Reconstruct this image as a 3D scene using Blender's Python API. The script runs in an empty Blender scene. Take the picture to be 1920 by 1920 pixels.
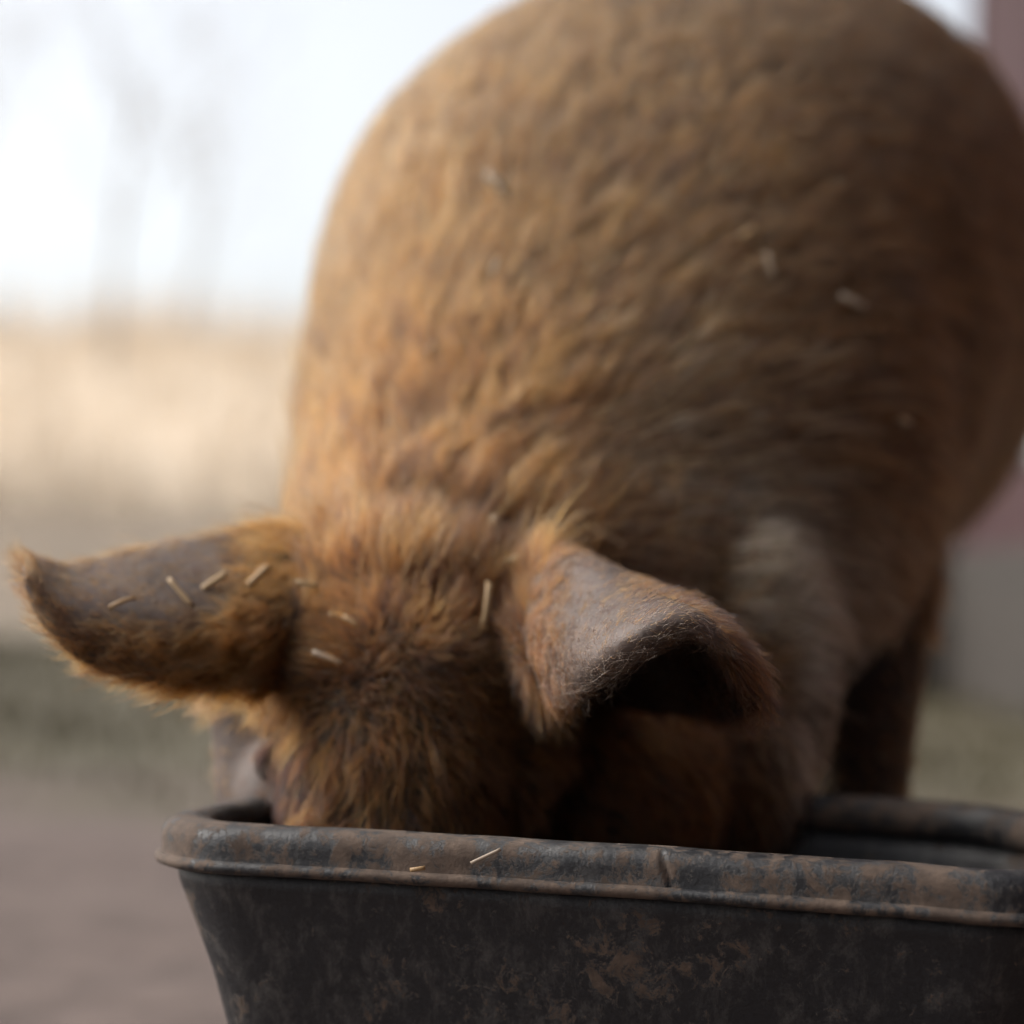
import bpy, bmesh, math, random
import numpy as np
from mathutils import Vector, Matrix
from mathutils.bvhtree import BVHTree
from mathutils.kdtree import KDTree

R = math.radians
scene = bpy.context.scene
C = scene.collection
random.seed(7)
rng = np.random.default_rng(11)

# ------------------------------------------------------------------ camera
CAM = Vector((0.0, 0.0, 0.375))
PX = 4000.0                      # focal length in photo pixels (1920 wide)
PITCH, ROLL = math.atan(150 / PX), R(2.2)
camd = bpy.data.cameras.new('camera')
cam = bpy.data.objects.new('camera', camd)
C.objects.link(cam)
camd.sensor_width = 24.0
camd.lens = 24.0 * PX / 1920
camd.clip_start, camd.clip_end = 0.02, 2000
CM = Matrix.Rotation(R(90) + PITCH, 3, 'X') @ Matrix.Rotation(ROLL, 3, 'Z')
cam.matrix_world = Matrix.Translation(CAM) @ CM.to_4x4()
camd.dof.use_dof = True
camd.dof.focus_distance = 1.045
camd.dof.aperture_fstop = 2.0
camd.dof.aperture_blades = 0
scene.camera = cam

# ------------------------------------------------------------------ sky, sun, exposure
SUN_AZ, SUN_EL = R(-80), R(42)    # azimuth from +Y (view direction), negative = left
world = bpy.data.worlds.new('World')
scene.world = world
world.use_nodes = True
nt = world.node_tree
bg = nt.nodes['Background']
sky = nt.nodes.new('ShaderNodeTexSky')
sky.sky_type = 'NISHITA'
sky.sun_disc = False
sky.sun_elevation = SUN_EL
sky.sun_rotation = SUN_AZ
sky.air_density, sky.dust_density, sky.ozone_density = 1.0, 4.0, 1.0
hsv = nt.nodes.new('ShaderNodeHueSaturation')
hsv.inputs['Saturation'].default_value = 0.28
nt.links.new(sky.outputs[0], hsv.inputs['Color'])
nt.links.new(hsv.outputs[0], bg.inputs['Color'])
bg.inputs['Strength'].default_value = 0.122

sund = bpy.data.lights.new('sun', 'SUN')
sund.energy = 1.45
sund.angle = R(50)
sund.color = (1.0, 0.93, 0.84)
sun = bpy.data.objects.new('sun', sund)
C.objects.link(sun)
sdir = Vector((math.sin(SUN_AZ) * math.cos(SUN_EL), math.cos(SUN_AZ) * math.cos(SUN_EL), math.sin(SUN_EL)))
sun.rotation_euler = sdir.to_track_quat('Z', 'Y').to_euler()
sun.location = sdir * 30

vs = scene.view_settings
vs.view_transform = 'Standard'
vs.look = 'None'
vs.gamma = 1.0
vs.use_curve_mapping = False
vs.exposure = 1.1
scene.cycles.use_adaptive_sampling = True
scene.cycles.adaptive_threshold = 0.02
scene.cycles.max_bounces = 4
scene.cycles.transparent_max_bounces = 8

# ------------------------------------------------------------------ helpers
def ray(px, py):
    d = CM @ Vector(((px - 960) / PX, -(py - 960) / PX, -1.0))
    return d
def W(px, py, d):
    """photo pixel -> point at world distance y = d"""
    r = ray(px, py)
    return CAM + r * (d / r.y)
def on_z(px, py, z):
    r = ray(px, py)
    return CAM + r * ((z - CAM.z) / r.z)

def tag(o, label=None, cat=None, group=None, kind=None):
    if label: o['label'] = label
    if cat: o['category'] = cat
    if group: o['group'] = group
    if kind: o['kind'] = kind
    return o
def link(name, me, mat=None, parent=None, smooth=True):
    o = bpy.data.objects.new(name, me)
    C.objects.link(o)
    if mat is not None:
        me.materials.append(mat)
    if parent is not None:
        o.parent = parent
        o.matrix_parent_inverse = Matrix.Translation(parent.location).inverted() if parent.type == 'EMPTY' else Matrix()
    if smooth and len(me.polygons):
        me.polygons.foreach_set('use_smooth', [True] * len(me.polygons))
    return o
def mesh(name, v, f):
    me = bpy.data.meshes.new(name)
    me.from_pydata([tuple(p) for p in v], [], f)
    me.update()
    return me
def empty(name, loc):
    o = bpy.data.objects.new(name, None)
    o.empty_display_size = 0.1
    o.location = loc
    C.objects.link(o)
    return o
def box_vf(x0, x1, y0, y1, z0, z1):
    v = [(x0,y0,z0),(x1,y0,z0),(x1,y1,z0),(x0,y1,z0),(x0,y0,z1),(x1,y0,z1),(x1,y1,z1),(x0,y1,z1)]
    f = [(0,3,2,1),(4,5,6,7),(0,1,5,4),(1,2,6,5),(2,3,7,6),(3,0,4,7)]
    return v, f
def bevel_box(name, x0, x1, y0, y1, z0, z1, mat, parent, b=0.006):
    v, f = box_vf(x0, x1, y0, y1, z0, z1)
    bm = bmesh.new()
    vs_ = [bm.verts.new(p) for p in v]
    for q in f: bm.faces.new([vs_[i] for i in q])
    if b:
        bmesh.ops.bevel(bm, geom=list(bm.edges), offset=b, segments=1, affect='EDGES')
    me = bpy.data.meshes.new(name); bm.to_mesh(me); bm.free()
    return link(name, me, mat, parent, smooth=False)

# ------------------------------------------------------------------ materials
class NT:
    def __init__(s, name):
        s.m = bpy.data.materials.new(name); s.m.use_nodes = True
        s.t = s.m.node_tree; s.b = s.t.nodes['Principled BSDF']
    def n(s, typ, **kw):
        nd = s.t.nodes.new(typ)
        for k, v in kw.items():
            if k.startswith('_'): setattr(nd, k[1:], v)
            else: nd.inputs[k.replace('__', ' ')].default_value = v
        return nd
    def l(s, a, b): s.t.links.new(a, b)
    def noise(s, scale, detail=5, rough=0.6, vec=None, dist=0.0):
        nd = s.n('ShaderNodeTexNoise'); nd.inputs['Scale'].default_value = scale
        nd.inputs['Detail'].default_value = detail; nd.inputs['Roughness'].default_value = rough
        nd.inputs['Distortion'].default_value = dist
        if vec is not None: s.l(vec, nd.inputs['Vector'])
        return nd.outputs['Fac']
    def coord(s, scale=(1,1,1), rot=(0,0,0)):
        g = s.n('ShaderNodeNewGeometry'); mp = s.n('ShaderNodeMapping')
        mp.inputs['Scale'].default_value = scale; mp.inputs['Rotation'].default_value = rot
        s.l(g.outputs['Position'], mp.inputs['Vector']); return mp.outputs[0]
    def ramp(s, fac, stops):
        r = s.n('ShaderNodeValToRGB'); e = r.color_ramp.elements
        while len(e) < len(stops): e.new(0.5)
        for i, (p, c) in enumerate(stops):
            e[i].position = p
            e[i].color = (c, c, c, 1) if isinstance(c, (int, float)) else (*c, 1)
        s.l(fac, r.inputs[0]); return r.outputs[0]
    def mix(s, fac, a, b):
        m = s.n('ShaderNodeMix'); m.data_type = 'RGBA'
        for v, i in ((fac, 0), (a, 6), (b, 7)):
            if hasattr(v, 'links'): s.l(v, m.inputs[i])
            elif i == 0: m.inputs[0].default_value = v
            else: m.inputs[i].default_value = (*v, 1)
        return m.outputs[2]
    def bump(s, h, strength, dist):
        b = s.n('ShaderNodeBump'); b.inputs['Strength'].default_value = strength
        b.inputs['Distance'].default_value = dist
        s.l(h, b.inputs['Height']); s.l(b.outputs[0], s.b.inputs['Normal'])
    def col(s, c): 
        if hasattr(c, 'links'): s.l(c, s.b.inputs['Base Color'])
        else: s.b.inputs['Base Color'].default_value = (*c, 1)
    def rough(s, v):
        if hasattr(v, 'links'): s.l(v, s.b.inputs['Roughness'])
        else: s.b.inputs['Roughness'].default_value = v

def mat_rubber(name, mud):
    k = NT(name)
    c = k.coord()
    big = k.noise(13, 9, 0.78, c, 0.0)
    blot = k.noise(90, 8, 0.8, k.coord(scale=(1, 1, 0.8), rot=(0.0, 0.4, 0.0)), 0.5)
    fine = k.noise(420, 4, 0.7, c)
    scr = k.noise(70, 8, 0.8, k.coord(scale=(1, 1, 0.45), rot=(0, 0.5, 0)), 0.3)
    rub = k.ramp(fine, [(0.3, (0.004, 0.0045, 0.006)), (0.75, (0.013, 0.014, 0.018))])
    dust = k.mix(k.ramp(scr, [(0.49, 0), (0.66, 0.8)]), rub, (0.060, 0.057, 0.055))
    ad = k.n('ShaderNodeMath', _operation='ADD')
    k.l(big, ad.inputs[0]); k.l(blot, ad.inputs[1])
    lo = 1.16 - 0.20 * mud
    mm = k.ramp(ad.outputs[0], [(0, 0), (1, 1)])
    mr = k.n('ShaderNodeMapRange'); mr.inputs['From Min'].default_value = lo; mr.inputs['From Max'].default_value = lo + 0.07
    k.l(ad.outputs[0], mr.inputs[0]); mm = mr.outputs[0]
    mudc = k.ramp(k.noise(110, 5, 0.65, c), [(0.3, (0.050, 0.035, 0.027)), (0.7, (0.120, 0.084, 0.062))])
    k.col(k.mix(mm, dust, mudc))
    k.rough(k.ramp(mm, [(0, 0.52), (1, 0.9)]))
    k.b.inputs['Specular IOR Level'].default_value = 0.5
    hb = k.n('ShaderNodeMath', _operation='ADD')
    k.l(mm, hb.inputs[0]); k.l(fine, hb.inputs[1])
    k.bump(hb.outputs[0], 0.45, 0.0012)
    return k.m
def thin(pr): return [(o, 0.2515 - (0.2515 - z) * 0.80) for o, z in pr]
M_wall = mat_rubber('tub rubber', 0.48)
M_rim = mat_rubber('tub rim rubber', 0.95)
M_lip = mat_rubber('tub lip rubber', 1.05)

def mat_simple(name, c0, c1, scale, rough=0.8, bump=0.3, bd=0.003, stretch=(1, 1, 1)):
    k = NT(name)
    c = k.coord(scale=stretch)
    f = k.noise(scale, 6, 0.65, c)
    k.col(k.ramp(f, [(0.3, c0), (0.72, c1)]))
    k.rough(rough)
    if not bump: k.b.inputs['Specular IOR Level'].default_value = 0.1
    if bump: k.bump(f, bump, bd)
    return k.m
def mat_skin():
    k = NT('pig skin')
    c = k.coord()
    f = k.noise(28, 6, 0.65, c)
    g = k.noise(300, 3, 0.6, c)
    base = k.ramp(f, [(0.3, (0.045, 0.033, 0.028)), (0.7, (0.115, 0.088, 0.077))])
    k.col(k.mix(k.ramp(g, [(0.4, 0), (0.75, 0.5)]), base, (0.10, 0.07, 0.06)))
    at = k.n('ShaderNodeAttribute'); at.attribute_name = 'skin_tone'
    m2 = k.n('ShaderNodeMix'); m2.data_type = 'RGBA'; m2.blend_type = 'MULTIPLY'; m2.inputs[0].default_value = 1.0
    src_ = k.b.inputs['Base Color'].links[0].from_socket
    k.l(src_, m2.inputs[6]); k.l(at.outputs['Color'], m2.inputs[7]); k.l(m2.outputs[2], k.b.inputs['Base Color'])
    k.rough(0.6)
    k.b.inputs['Subsurface Weight'].default_value = 0.08
    k.b.inputs['Subsurface Radius'].default_value = (0.01, 0.004, 0.002)
    k.b.inputs['Specular IOR Level'].default_value = 0.35
    k.bump(g, 0.35, 0.0015)
    return k.m
M_skin = mat_skin()
def mat_hair(name, rough=0.6):
    m = bpy.data.materials.new(name); m.use_nodes = True
    t = m.node_tree
    t.nodes.remove(t.nodes['Principled BSDF'])
    h = t.nodes.new('ShaderNodeBsdfHairPrincipled')
    h.model = 'CHIANG'
    h.parametrization = 'COLOR'
    a = t.nodes.new('ShaderNodeAttribute'); a.attribute_name = 'hair_colour'
    t.links.new(a.outputs['Color'], h.inputs['Color'])
    h.inputs['Roughness'].default_value = rough
    h.inputs['IOR'].default_value = 1.42
    h.inputs['Radial Roughness'].default_value = 0.55
    t.links.new(h.outputs[0], t.nodes['Material Output'].inputs['Surface'])
    return m
M_hair = mat_hair('ginger bristle')
def mat_straw():
    k = NT('straw')
    oi = k.n('ShaderNodeObjectInfo')
    c = k.ramp(oi.outputs['Random'], [(0, (0.30, 0.175, 0.070)), (0.6, (0.36, 0.25, 0.13)), (1, (0.30, 0.25, 0.20))])
    k.col(k.mix(k.ramp(k.noise(500, 3), [(0.4, 0), (0.7, 0.5)]), c, (0.22, 0.14, 0.07)))
    k.rough(0.5); return k.m
M_straw = mat_straw()
M_eye = NT('dark eye'); M_eye.col((0.012, 0.008, 0.006)); M_eye.rough(0.08); M_eye = M_eye.m
M_red = mat_simple('barn red paint', (0.028, 0.005, 0.0065), (0.042, 0.009, 0.011), 3, 0.75, 0.3, 0.004, (1, 6, 0.5))
M_white = mat_simple('white trim paint', (0.30, 0.29, 0.30), (0.42, 0.41, 0.42), 4, 0.6, 0.1, 0.002)
M_roof = mat_simple('barn roof metal', (0.10, 0.10, 0.11), (0.2, 0.2, 0.21), 2, 0.5, 0.1, 0.004)
M_glass = NT('window glass'); M_glass.col((0.02, 0.025, 0.03)); M_glass.rough(0.06); M_glass = M_glass.m
M_bark = mat_simple('bark', (0.26, 0.235, 0.21), (0.44, 0.40, 0.36), 12, 0.9, 0.5, 0.02, (1, 1, 0.3))
M_grass = mat_simple('short grass', (0.048, 0.042, 0.018), (0.085, 0.070, 0.036), 1.4, 0.7, 0, 0)
M_dry = mat_simple('dry grass', (0.56, 0.46, 0.35), (0.76, 0.66, 0.53), 0.5, 0.7, 0, 0)
def mat_ground():
    k = NT('earth and grass')
    g = k.n('ShaderNodeNewGeometry')
    sx = k.n('ShaderNodeSeparateXYZ'); k.l(g.outputs['Position'], sx.inputs[0])
    wob = k.noise(0.55, 5, 0.6, k.coord())
    ad = k.n('ShaderNodeMath', _operation='MULTIPLY_ADD')
    k.l(wob, ad.inputs[0]); ad.inputs[1].default_value = 5.0
    k.l(sx.outputs[1], ad.inputs[2])
    mr = k.n('ShaderNodeMapRange'); mr.inputs['From Min'].default_value = 0; mr.inputs['From Max'].default_value = 40
    k.l(ad.outputs[0], mr.inputs[0])
    c = k.coord()
    n1 = k.noise(9, 8, 0.68, c)
    dirt = k.ramp(n1, [(0.28, (0.060, 0.042, 0.036)), (0.72, (0.142, 0.104, 0.090))])
    grass = k.ramp(k.noise(3, 6, 0.65, c), [(0.3, (0.052, 0.046, 0.025)), (0.7, (0.100, 0.082, 0.050))])
    brown = k.ramp(k.noise(1.2, 6, 0.65, c), [(0.3, (0.11, 0.085, 0.06)), (0.7, (0.22, 0.17, 0.12))])
    tan = k.ramp(k.noise(0.35, 6, 0.65, c), [(0.3, (0.58, 0.48, 0.37)), (0.7, (0.76, 0.66, 0.54))])
    a = k.mix(k.ramp(mr.outputs[0], [(0.140, 0), (0.162, 1)]), dirt, grass)
    b = k.mix(k.ramp(mr.outputs[0], [(0.34, 0), (0.42, 1)]), a, brown)
    k.col(k.mix(k.ramp(mr.outputs[0], [(0.68, 0), (0.86, 1)]), b, tan))
    k.rough(0.95)
    k.bump(n1, 0.7, 0.02)
    return k.m
M_ground = mat_ground()

# ------------------------------------------------------------------ ground and hillside
def ground_z(x, y):
    z = 0.0
    if y > 13:
        t = min((y - 13) / 55, 1.0)
        z += (t * t * (3 - 2 * t)) * (6.3 - 0.05 * max(-30, min(40, x))) + 0.022 * min(y - 13, 20)
    if y > 68: z += (y - 68) * 0.012
    z += 0.25 * math.sin(x * 0.11 + 1) * min(max(y - 13, 0) / 30, 1)
    return z
ys = list(np.concatenate([np.linspace(-30, -2, 8), np.linspace(-1.5, 4, 90), np.linspace(4.2, 15, 50), np.linspace(16, 80, 60), np.array([95, 120, 160, 220, 320, 500, 900])]))
xs = list(np.concatenate([np.array([-600, -300, -150, -90]), np.linspace(-60, -5, 40), np.linspace(-4, 4, 120), np.linspace(5, 60, 40), np.array([90, 150, 300, 600])]))
gv, gf = [], []
from mathutils import noise as mnoise
for y in ys:
    for x in xs:
        z = ground_z(x, y)
        if -2 < y < 15 and abs(x) < 6:
            z += 0.014 * (mnoise.noise(Vector((x * 2.1, y * 2.1, 0))) - 0.4) + 0.006 * mnoise.noise(Vector((x * 7, y * 7, 3)))
        gv.append((x, y, z))
nx = len(xs)
for j in range(len(ys) - 1):
    for i in range(nx - 1):
        a = j * nx + i
        gf.append((a, a + 1, a + nx + 1, a + nx))
ground = link('ground', mesh('ground', gv, gf), M_ground)
tag(ground, 'bare trodden earth running into grass and a pale dry hillside', 'ground', kind='structure')

def blades(name, n, area, hrange, wid, mat, label, cat, lean=0.35, dens=None):
    v, f = [], []
    x0, x1, y0, y1 = area
    for i in range(n):
        x = random.uniform(x0, x1); y = y0 + (y1 - y0) * random.random() ** 1.3
        if dens and random.random() > dens(x, y): continue
        h = random.uniform(*hrange); a = random.uniform(0, 6.283); w = wid * random.uniform(0.6, 1.3)
        z = ground_z(x, y) - 0.01
        dx, dy = math.cos(a) * w, math.sin(a) * w
        b = random.uniform(0, 6.283); l = h * lean * random.random()
        ex, ey = math.cos(b) * l, math.sin(b) * l
        k = len(v)
        v += [(x - dx, y - dy, z), (x + dx, y + dy, z), (x + ex * .4 + dx * .7, y + ey * .4 + dy * .7, z + h * .6),
              (x + ex * .4 - dx * .7, y + ey * .4 - dy * .7, z + h * .6), (x + ex, y + ey, z + h)]
        f += [(k, k + 1, k + 2, k + 3), (k + 3, k + 2, k + 4)]
    o = link(name, mesh(name, v, f), mat, smooth=False)
    return tag(o, label, cat, kind='stuff')
blades('short_grass', 26000, (-5, 1.9, 3.6, 12), (0.02, 0.06), 0.004, M_grass, 'thin short olive grass growing beyond the bare earth', 'grass',
       dens=lambda x, y: min(1, max(0.0, (y - 3.4) / 1.6)) * (0.35 + 0.65 * (mnoise.noise(Vector((x, y, 0))) > -0.1)))
blades('dry_grass', 30000, (-26, 22, 25, 64), (0.25, 0.8), 0.02, M_dry, 'tall pale straw-coloured dry grass covering the far hillside', 'dry grass')

blades('dry_reeds', 7000, (-30, 20, 56, 74), (0.5, 2.4), 0.03, M_dry, 'tall thin pale reeds standing along the hill crest', 'reeds', lean=0.2,
       dens=lambda x, y: 0.25 + 0.75 * (mnoise.noise(Vector((x * 0.25, y * 0.1, 4))) > -0.05))

# ------------------------------------------------------------------ bare trees on the hillside
def make_tree(px, y, height, seed, label):
    rnd = random.Random(seed)
    base = W(px, 1000, y); x = base.x; z0 = ground_z(x, y) - 0.1
    root = empty('bare_tree', (x, y, z0))
    tag(root, label, 'tree', 'bare trees on the hillside')
    tv, tf, bv, bf = [], [], [], []
    def tube(V, F, pts, rads, n):
        k = len(V)
        for i, p in enumerate(pts):
            t = (pts[min(i + 1, len(pts) - 1)] - pts[max(i - 1, 0)]).normalized()
            u = t.cross(Vector((0.3, 1, 0.1))).normalized(); w = t.cross(u)
            for j in range(n):
                a = 2 * math.pi * j / n
                V.append(tuple(p + (u * math.cos(a) + w * math.sin(a)) * rads[i]))
        for i in range(len(pts) - 1):
            for j in range(n):
                a = k + i * n + j; b = k + i * n + (j + 1) % n
                F.append((a, b, b + n, a + n))
    def grow(p, d, L, r, depth):
        pts, rads = [p], [r]
        seg = 5 if depth < 2 else 3
        for i in range(seg):
            d = (d + Vector((rnd.uniform(-1, 1), rnd.uniform(-1, 1), rnd.uniform(-.3, .7))) * (0.10 if depth == 0 else 0.22)).normalized()
            pts.append(pts[-1] + d * L / seg); rads.append(r * (1 - 0.55 * (i + 1) / seg))
        if depth == 0: tube(tv, tf, pts, rads, 9)
        else: tube(bv, bf, pts, rads, 5 if depth < 3 else 3)
        if depth >= 4: return
        nb = (7, 4, 3, 3, 3)[depth]
        for i in range(nb):
            t = rnd.uniform(0.35 if depth == 0 else 0.25, 1.0)
            q = t * seg; a = min(int(q), seg - 1); pp = pts[a].lerp(pts[a + 1], q - a)
            ang = rnd.uniform(0.35, 0.95); az = rnd.uniform(0, 6.283)
            u = d.cross(Vector((0.2, 1, 0.3))).normalized(); w = d.cross(u)
            nd = (d * math.cos(ang) + (u * math.cos(az) + w * math.sin(az)) * math.sin(ang) + Vector((0, 0, 0.12))).normalized()
            grow(pp, nd, L * rnd.uniform(0.5, 0.72), max(rads[a] * 0.5, 0.005), depth + 1)
    grow(Vector((x, y, z0)), Vector((rnd.uniform(-.05, .05), 0, 1)), height * 0.5, height * 0.0065, 0)
    link('trunk', mesh('trunk', tv, tf), M_bark, root)
    link('crown', mesh('crown', bv, bf), M_bark, root)
make_tree(195, 42, 12.0, 3, 'bare leafless tree with the thickest trunk, rising over the tan hillside')
make_tree(330, 60, 12.0, 5, 'slender bare tree farther up the dry hillside behind the thick-trunked one')
make_tree(-80, 55, 14.0, 8, 'tall bare tree with wide twiggy crown at the open end of the hillside')
make_tree(1790, 40, 9.0, 12, 'bare tree standing behind the pig beside the corner of the red barn')

# ------------------------------------------------------------------ red barn along the right
corner = W(1838, 60, 9.2)
BX = corner.x
barn = empty('barn', (BX, 3.0, 0))
tag(barn, 'dark red board-sided barn with white trimmed window, plus an added unseen wing and wide eave that block light', 'barn')
BY0, BY1, BH = -6.0, 9.2, 4.9  # wall height raised to darken the pig's right side
v, f = box_vf(BX + 0.03, BX + 6, BY0 + 0.03, BY1 - 0.03, -0.1, BH)
link('wall', mesh('barn_wall', v, f), M_red, barn, smooth=False)
bw = 0.19
WY0, WY1, WZ0, WZ1 = 6.9, 7.93, 1.0, 1.9
nb = int((BY1 - BY0) / bw)
bd = {}
def board_mesh(w, z0, z1):
    key = (round(w, 3), round(z0, 3), round(z1, 3))
    if key not in bd:
        v_, f_ = box_vf(-0.024, 0.028, 0.004, w - 0.004, z0, z1)
        me = mesh('board', v_, f_); me.materials.append(M_red); bd[key] = me
    return bd[key]
for i in range(nb):
    y0 = BY0 + i * bw
    segs = [(0.02, BH)]
    if y0 + bw > WY0 - 0.05 and y0 < WY1 + 0.05:
        segs = [(0.02, WZ0 - 0.02), (WZ1 + 0.02, BH)]
    for z0, z1 in segs:
        o = bpy.data.objects.new('board', board_mesh(bw, z0, z1)); C.objects.link(o)
        o.parent = barn
        o.location = Vector((BX + random.uniform(-0.004, 0.004), y0, 0)) - barn.location
GX0 = BX - 3.4  # unseen wing added behind the camera to block front sky light
v, f = box_vf(GX0, BX + 5.9, BY0 - 3, -3.22, -0.1, BH - 0.01)
link('sky_block_wall', mesh('sky_block_wall', v, f), M_red, barn, smooth=False)
wme = {}  # board cladding for the added light-blocking wall
for i in range(int((BX - 0.05 - GX0) / bw)):
    if 'm' not in wme:
        v_, f_ = box_vf(0.004, bw - 0.004, -0.02, 0.026, 0.02, BH - 0.02)
        wme['m'] = mesh('board', v_, f_); wme['m'].materials.append(M_red)
    o = bpy.data.objects.new('board', wme['m']); C.objects.link(o); o.parent = barn
    o.location = Vector((GX0 + i * bw, -3.2 + random.uniform(-0.004, 0.004), 0)) - barn.location
v, f = box_vf(GX0 - 0.3, BX + 6.2, BY0 - 3.4, -2.6, BH + 0.16, BH + 0.26)  # roof of the added wing, also out of view
v = [(x, y, z + (-2.6 - y) * 0.25) for x, y, z in v]
link('sky_block_roof', mesh('sky_block_roof', v, f), M_roof, barn, smooth=False)
bevel_box('corner_trim', BX - 0.035, BX + 0.02, BY1 - 0.07, BY1 + 0.03, 0.03, BH, M_red, barn)
v, f = box_vf(BX - 1.2, BX + 6.3, BY0 - 0.4, BY1 + 0.35, BH + 0.02, BH + 0.14)  # eave pushed out past the wall to cut overhead light
v = [(x, y, z + (x - BX + 1.2) * 0.24) for x, y, z in v]
link('roof', mesh('roof', v, f), M_roof, barn, smooth=False)
win = bevel_box('window', BX - 0.012, BX + 0.024, WY0, WY1, WZ0, WZ1, M_glass, barn, 0)
for (a, b, c_, d_) in ((WY0 - .09, WY0, WZ0, WZ1), (WY1, WY1 + .09, WZ0, WZ1), (WY0 - .09, WY1 + .09, WZ1, WZ1 + .09), ((WY0 + WY1) / 2 - .02, (WY0 + WY1) / 2 + .02, WZ0, WZ1)):
    fr = bevel_box('window_frame', BX - 0.05, BX + 0.03, a, b, c_, d_, M_white, None, 0.004)
    fr.parent = win; fr.matrix_parent_inverse = Matrix.Translation(barn.location).inverted()
    fr.matrix_parent_inverse = win.matrix_parent_inverse.inverted() @ Matrix.Translation(barn.location).inverted() if False else Matrix()
sl = bevel_box('window_sill', BX - 0.08, BX + 0.03, WY0 - .12, WY1 + .12, WZ0 - 0.06, WZ0 - 0.002, M_white, None, 0.004)
sl.parent = win

M_sleep = mat_simple('weathered tarred timber', (0.022, 0.018, 0.015), (0.050, 0.041, 0.034), 6, 0.9, 0.5, 0.006, (0.3, 1, 4))
lw = empty('timber_wall', (BX - 0.6, 9.38, 0))
tag(lw, 'low wall of dark weathered timber sleepers running from the red barn corner behind the pig', 'wall')
for i in range(4):
    o = bevel_box('sleeper', BX - 1.55 + 0.03 * (i % 2), BX + 0.02, 9.29 + 0.006 * (i % 3), 9.49, -0.03 + 0.19 * i, 0.152 + 0.19 * i, M_sleep, lw, 0.012)
bevel_box('plinth', BX - 0.06, BX + 0.02, BY0, BY1 + 0.02, -0.05, 0.62, M_sleep, barn, 0.008)

# ------------------------------------------------------------------ feed tub
ZR = 0.25
FL = on_z(232, 1538, ZR); FR = on_z(2085, 1664, ZR)
ax = (FR - FL); LEN = ax.length; ax.normalize()
ay = Vector((-ax.y, ax.x, 0))
DEP = 0.375
tc = (FL + FR) / 2 + ay * DEP / 2
tub = empty('feed_tub', (tc.x, tc.y, 0))
tag(tub, 'muddy black rubber feed tub with a rolled rim, the pig eating from it', 'feed tub')
def rrect(hw, hd, r, nc=10, ns=34):
    """closed rounded rectangle as list of (x, y, outward nx, ny)"""
    out = []
    rb = r + 0.055                      # the two far corners are rounder
    cs = [(hw - r, -hd + r, -90, r), (hw - rb, hd - rb, 0, rb), (-hw + rb, hd - rb, 90, rb), (-hw + r, -hd + r, 180, r)]
    for k, (cx, cy, a0, q_) in enumerate(cs):
        for i in range(nc + 1):
            a = R(a0 + 90 * i / nc)
            out.append((cx + q_ * math.cos(a), cy + q_ * math.sin(a), math.cos(a), math.sin(a)))
        nx_ = cs[(k + 1) % 4]; a = R(a0 + 90)
        p = (cx + q_ * math.cos(a), cy + q_ * math.sin(a)); b0 = R(nx_[2])
        q = (nx_[0] + nx_[3] * math.cos(b0), nx_[1] + nx_[3] * math.sin(b0))
        for i in range(1, ns):
            t = i / ns
            out.append((p[0] + (q[0] - p[0]) * t, p[1] + (q[1] - p[1]) * t, math.cos(a), math.sin(a)))
    return out
def tub_pt(x, y, z): return Vector((tc.x, tc.y, 0)) + ax * x + ay * y + Vector((0, 0, z))
HW, HD = LEN / 2 - 0.0145, DEP / 2 - 0.0145
def loft(profile, closed, cap=False, wob=0.0, notch=None):
    v, f = [], []
    base = rrect(HW, HD, 0.05); n = len(base)
    for k, (o, z) in enumerate(profile):
        ring_ = rrect(HW + o, HD + o, max(0.02, 0.05 + o * 0.55))
        for i, (x, y, nx_, ny_) in enumerate(ring_):
            w = wob * mnoise.noise(Vector((x * 38, y * 38, z * 60 + k * 0.13))) + wob * 1.4 * mnoise.noise(Vector((x * 9, y * 9, 7)))
            zz = z + wob * 0.9 * mnoise.noise(Vector((x * 24, y * 24, 11 + k * .05)))
            bow = 0.004 * math.sin(x * 7 + 1.0)
            if notch:
                dn = abs((x - notch) + (z - 0.237) * 0.35)
                if y < 0 and dn < 0.0020 and 0.229 < z < 0.249: w -= 0.0022 * (1 - dn / 0.0020)
            v.append(tub_pt(x + nx_ * w, y + ny_ * w, zz + bow * 0.5))
    m = len(profile)
    for k in range(m if closed else m - 1):
        for i in range(n):
            a = k * n + i; b = k * n + (i + 1) % n; c2 = ((k + 1) % m) * n
            f.append((a, b, c2 + (i + 1) % n, c2 + i))
    if cap:
        f.append(tuple(range(n))[::-1]); f.append(tuple(range((m - 1) * n, m * n)))
    return v, f
TP = 0.054
v, f = loft([(-TP, 0.012), (-TP + 0.006, 0.018), (-TP * 0.75, 0.07), (-TP * 0.5, 0.12), (-TP * 0.25, 0.17), (0.004, 0.218), (0.006, 0.226),
             (-0.008, 0.230), (-0.010, 0.215), (-0.020, 0.17), (-0.034, 0.12), (-0.050, 0.06), (-0.066, 0.026)], False, cap=True, wob=0.0012)
link('tub_wall', mesh('tub_wall', v, f), M_wall, tub)
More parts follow.
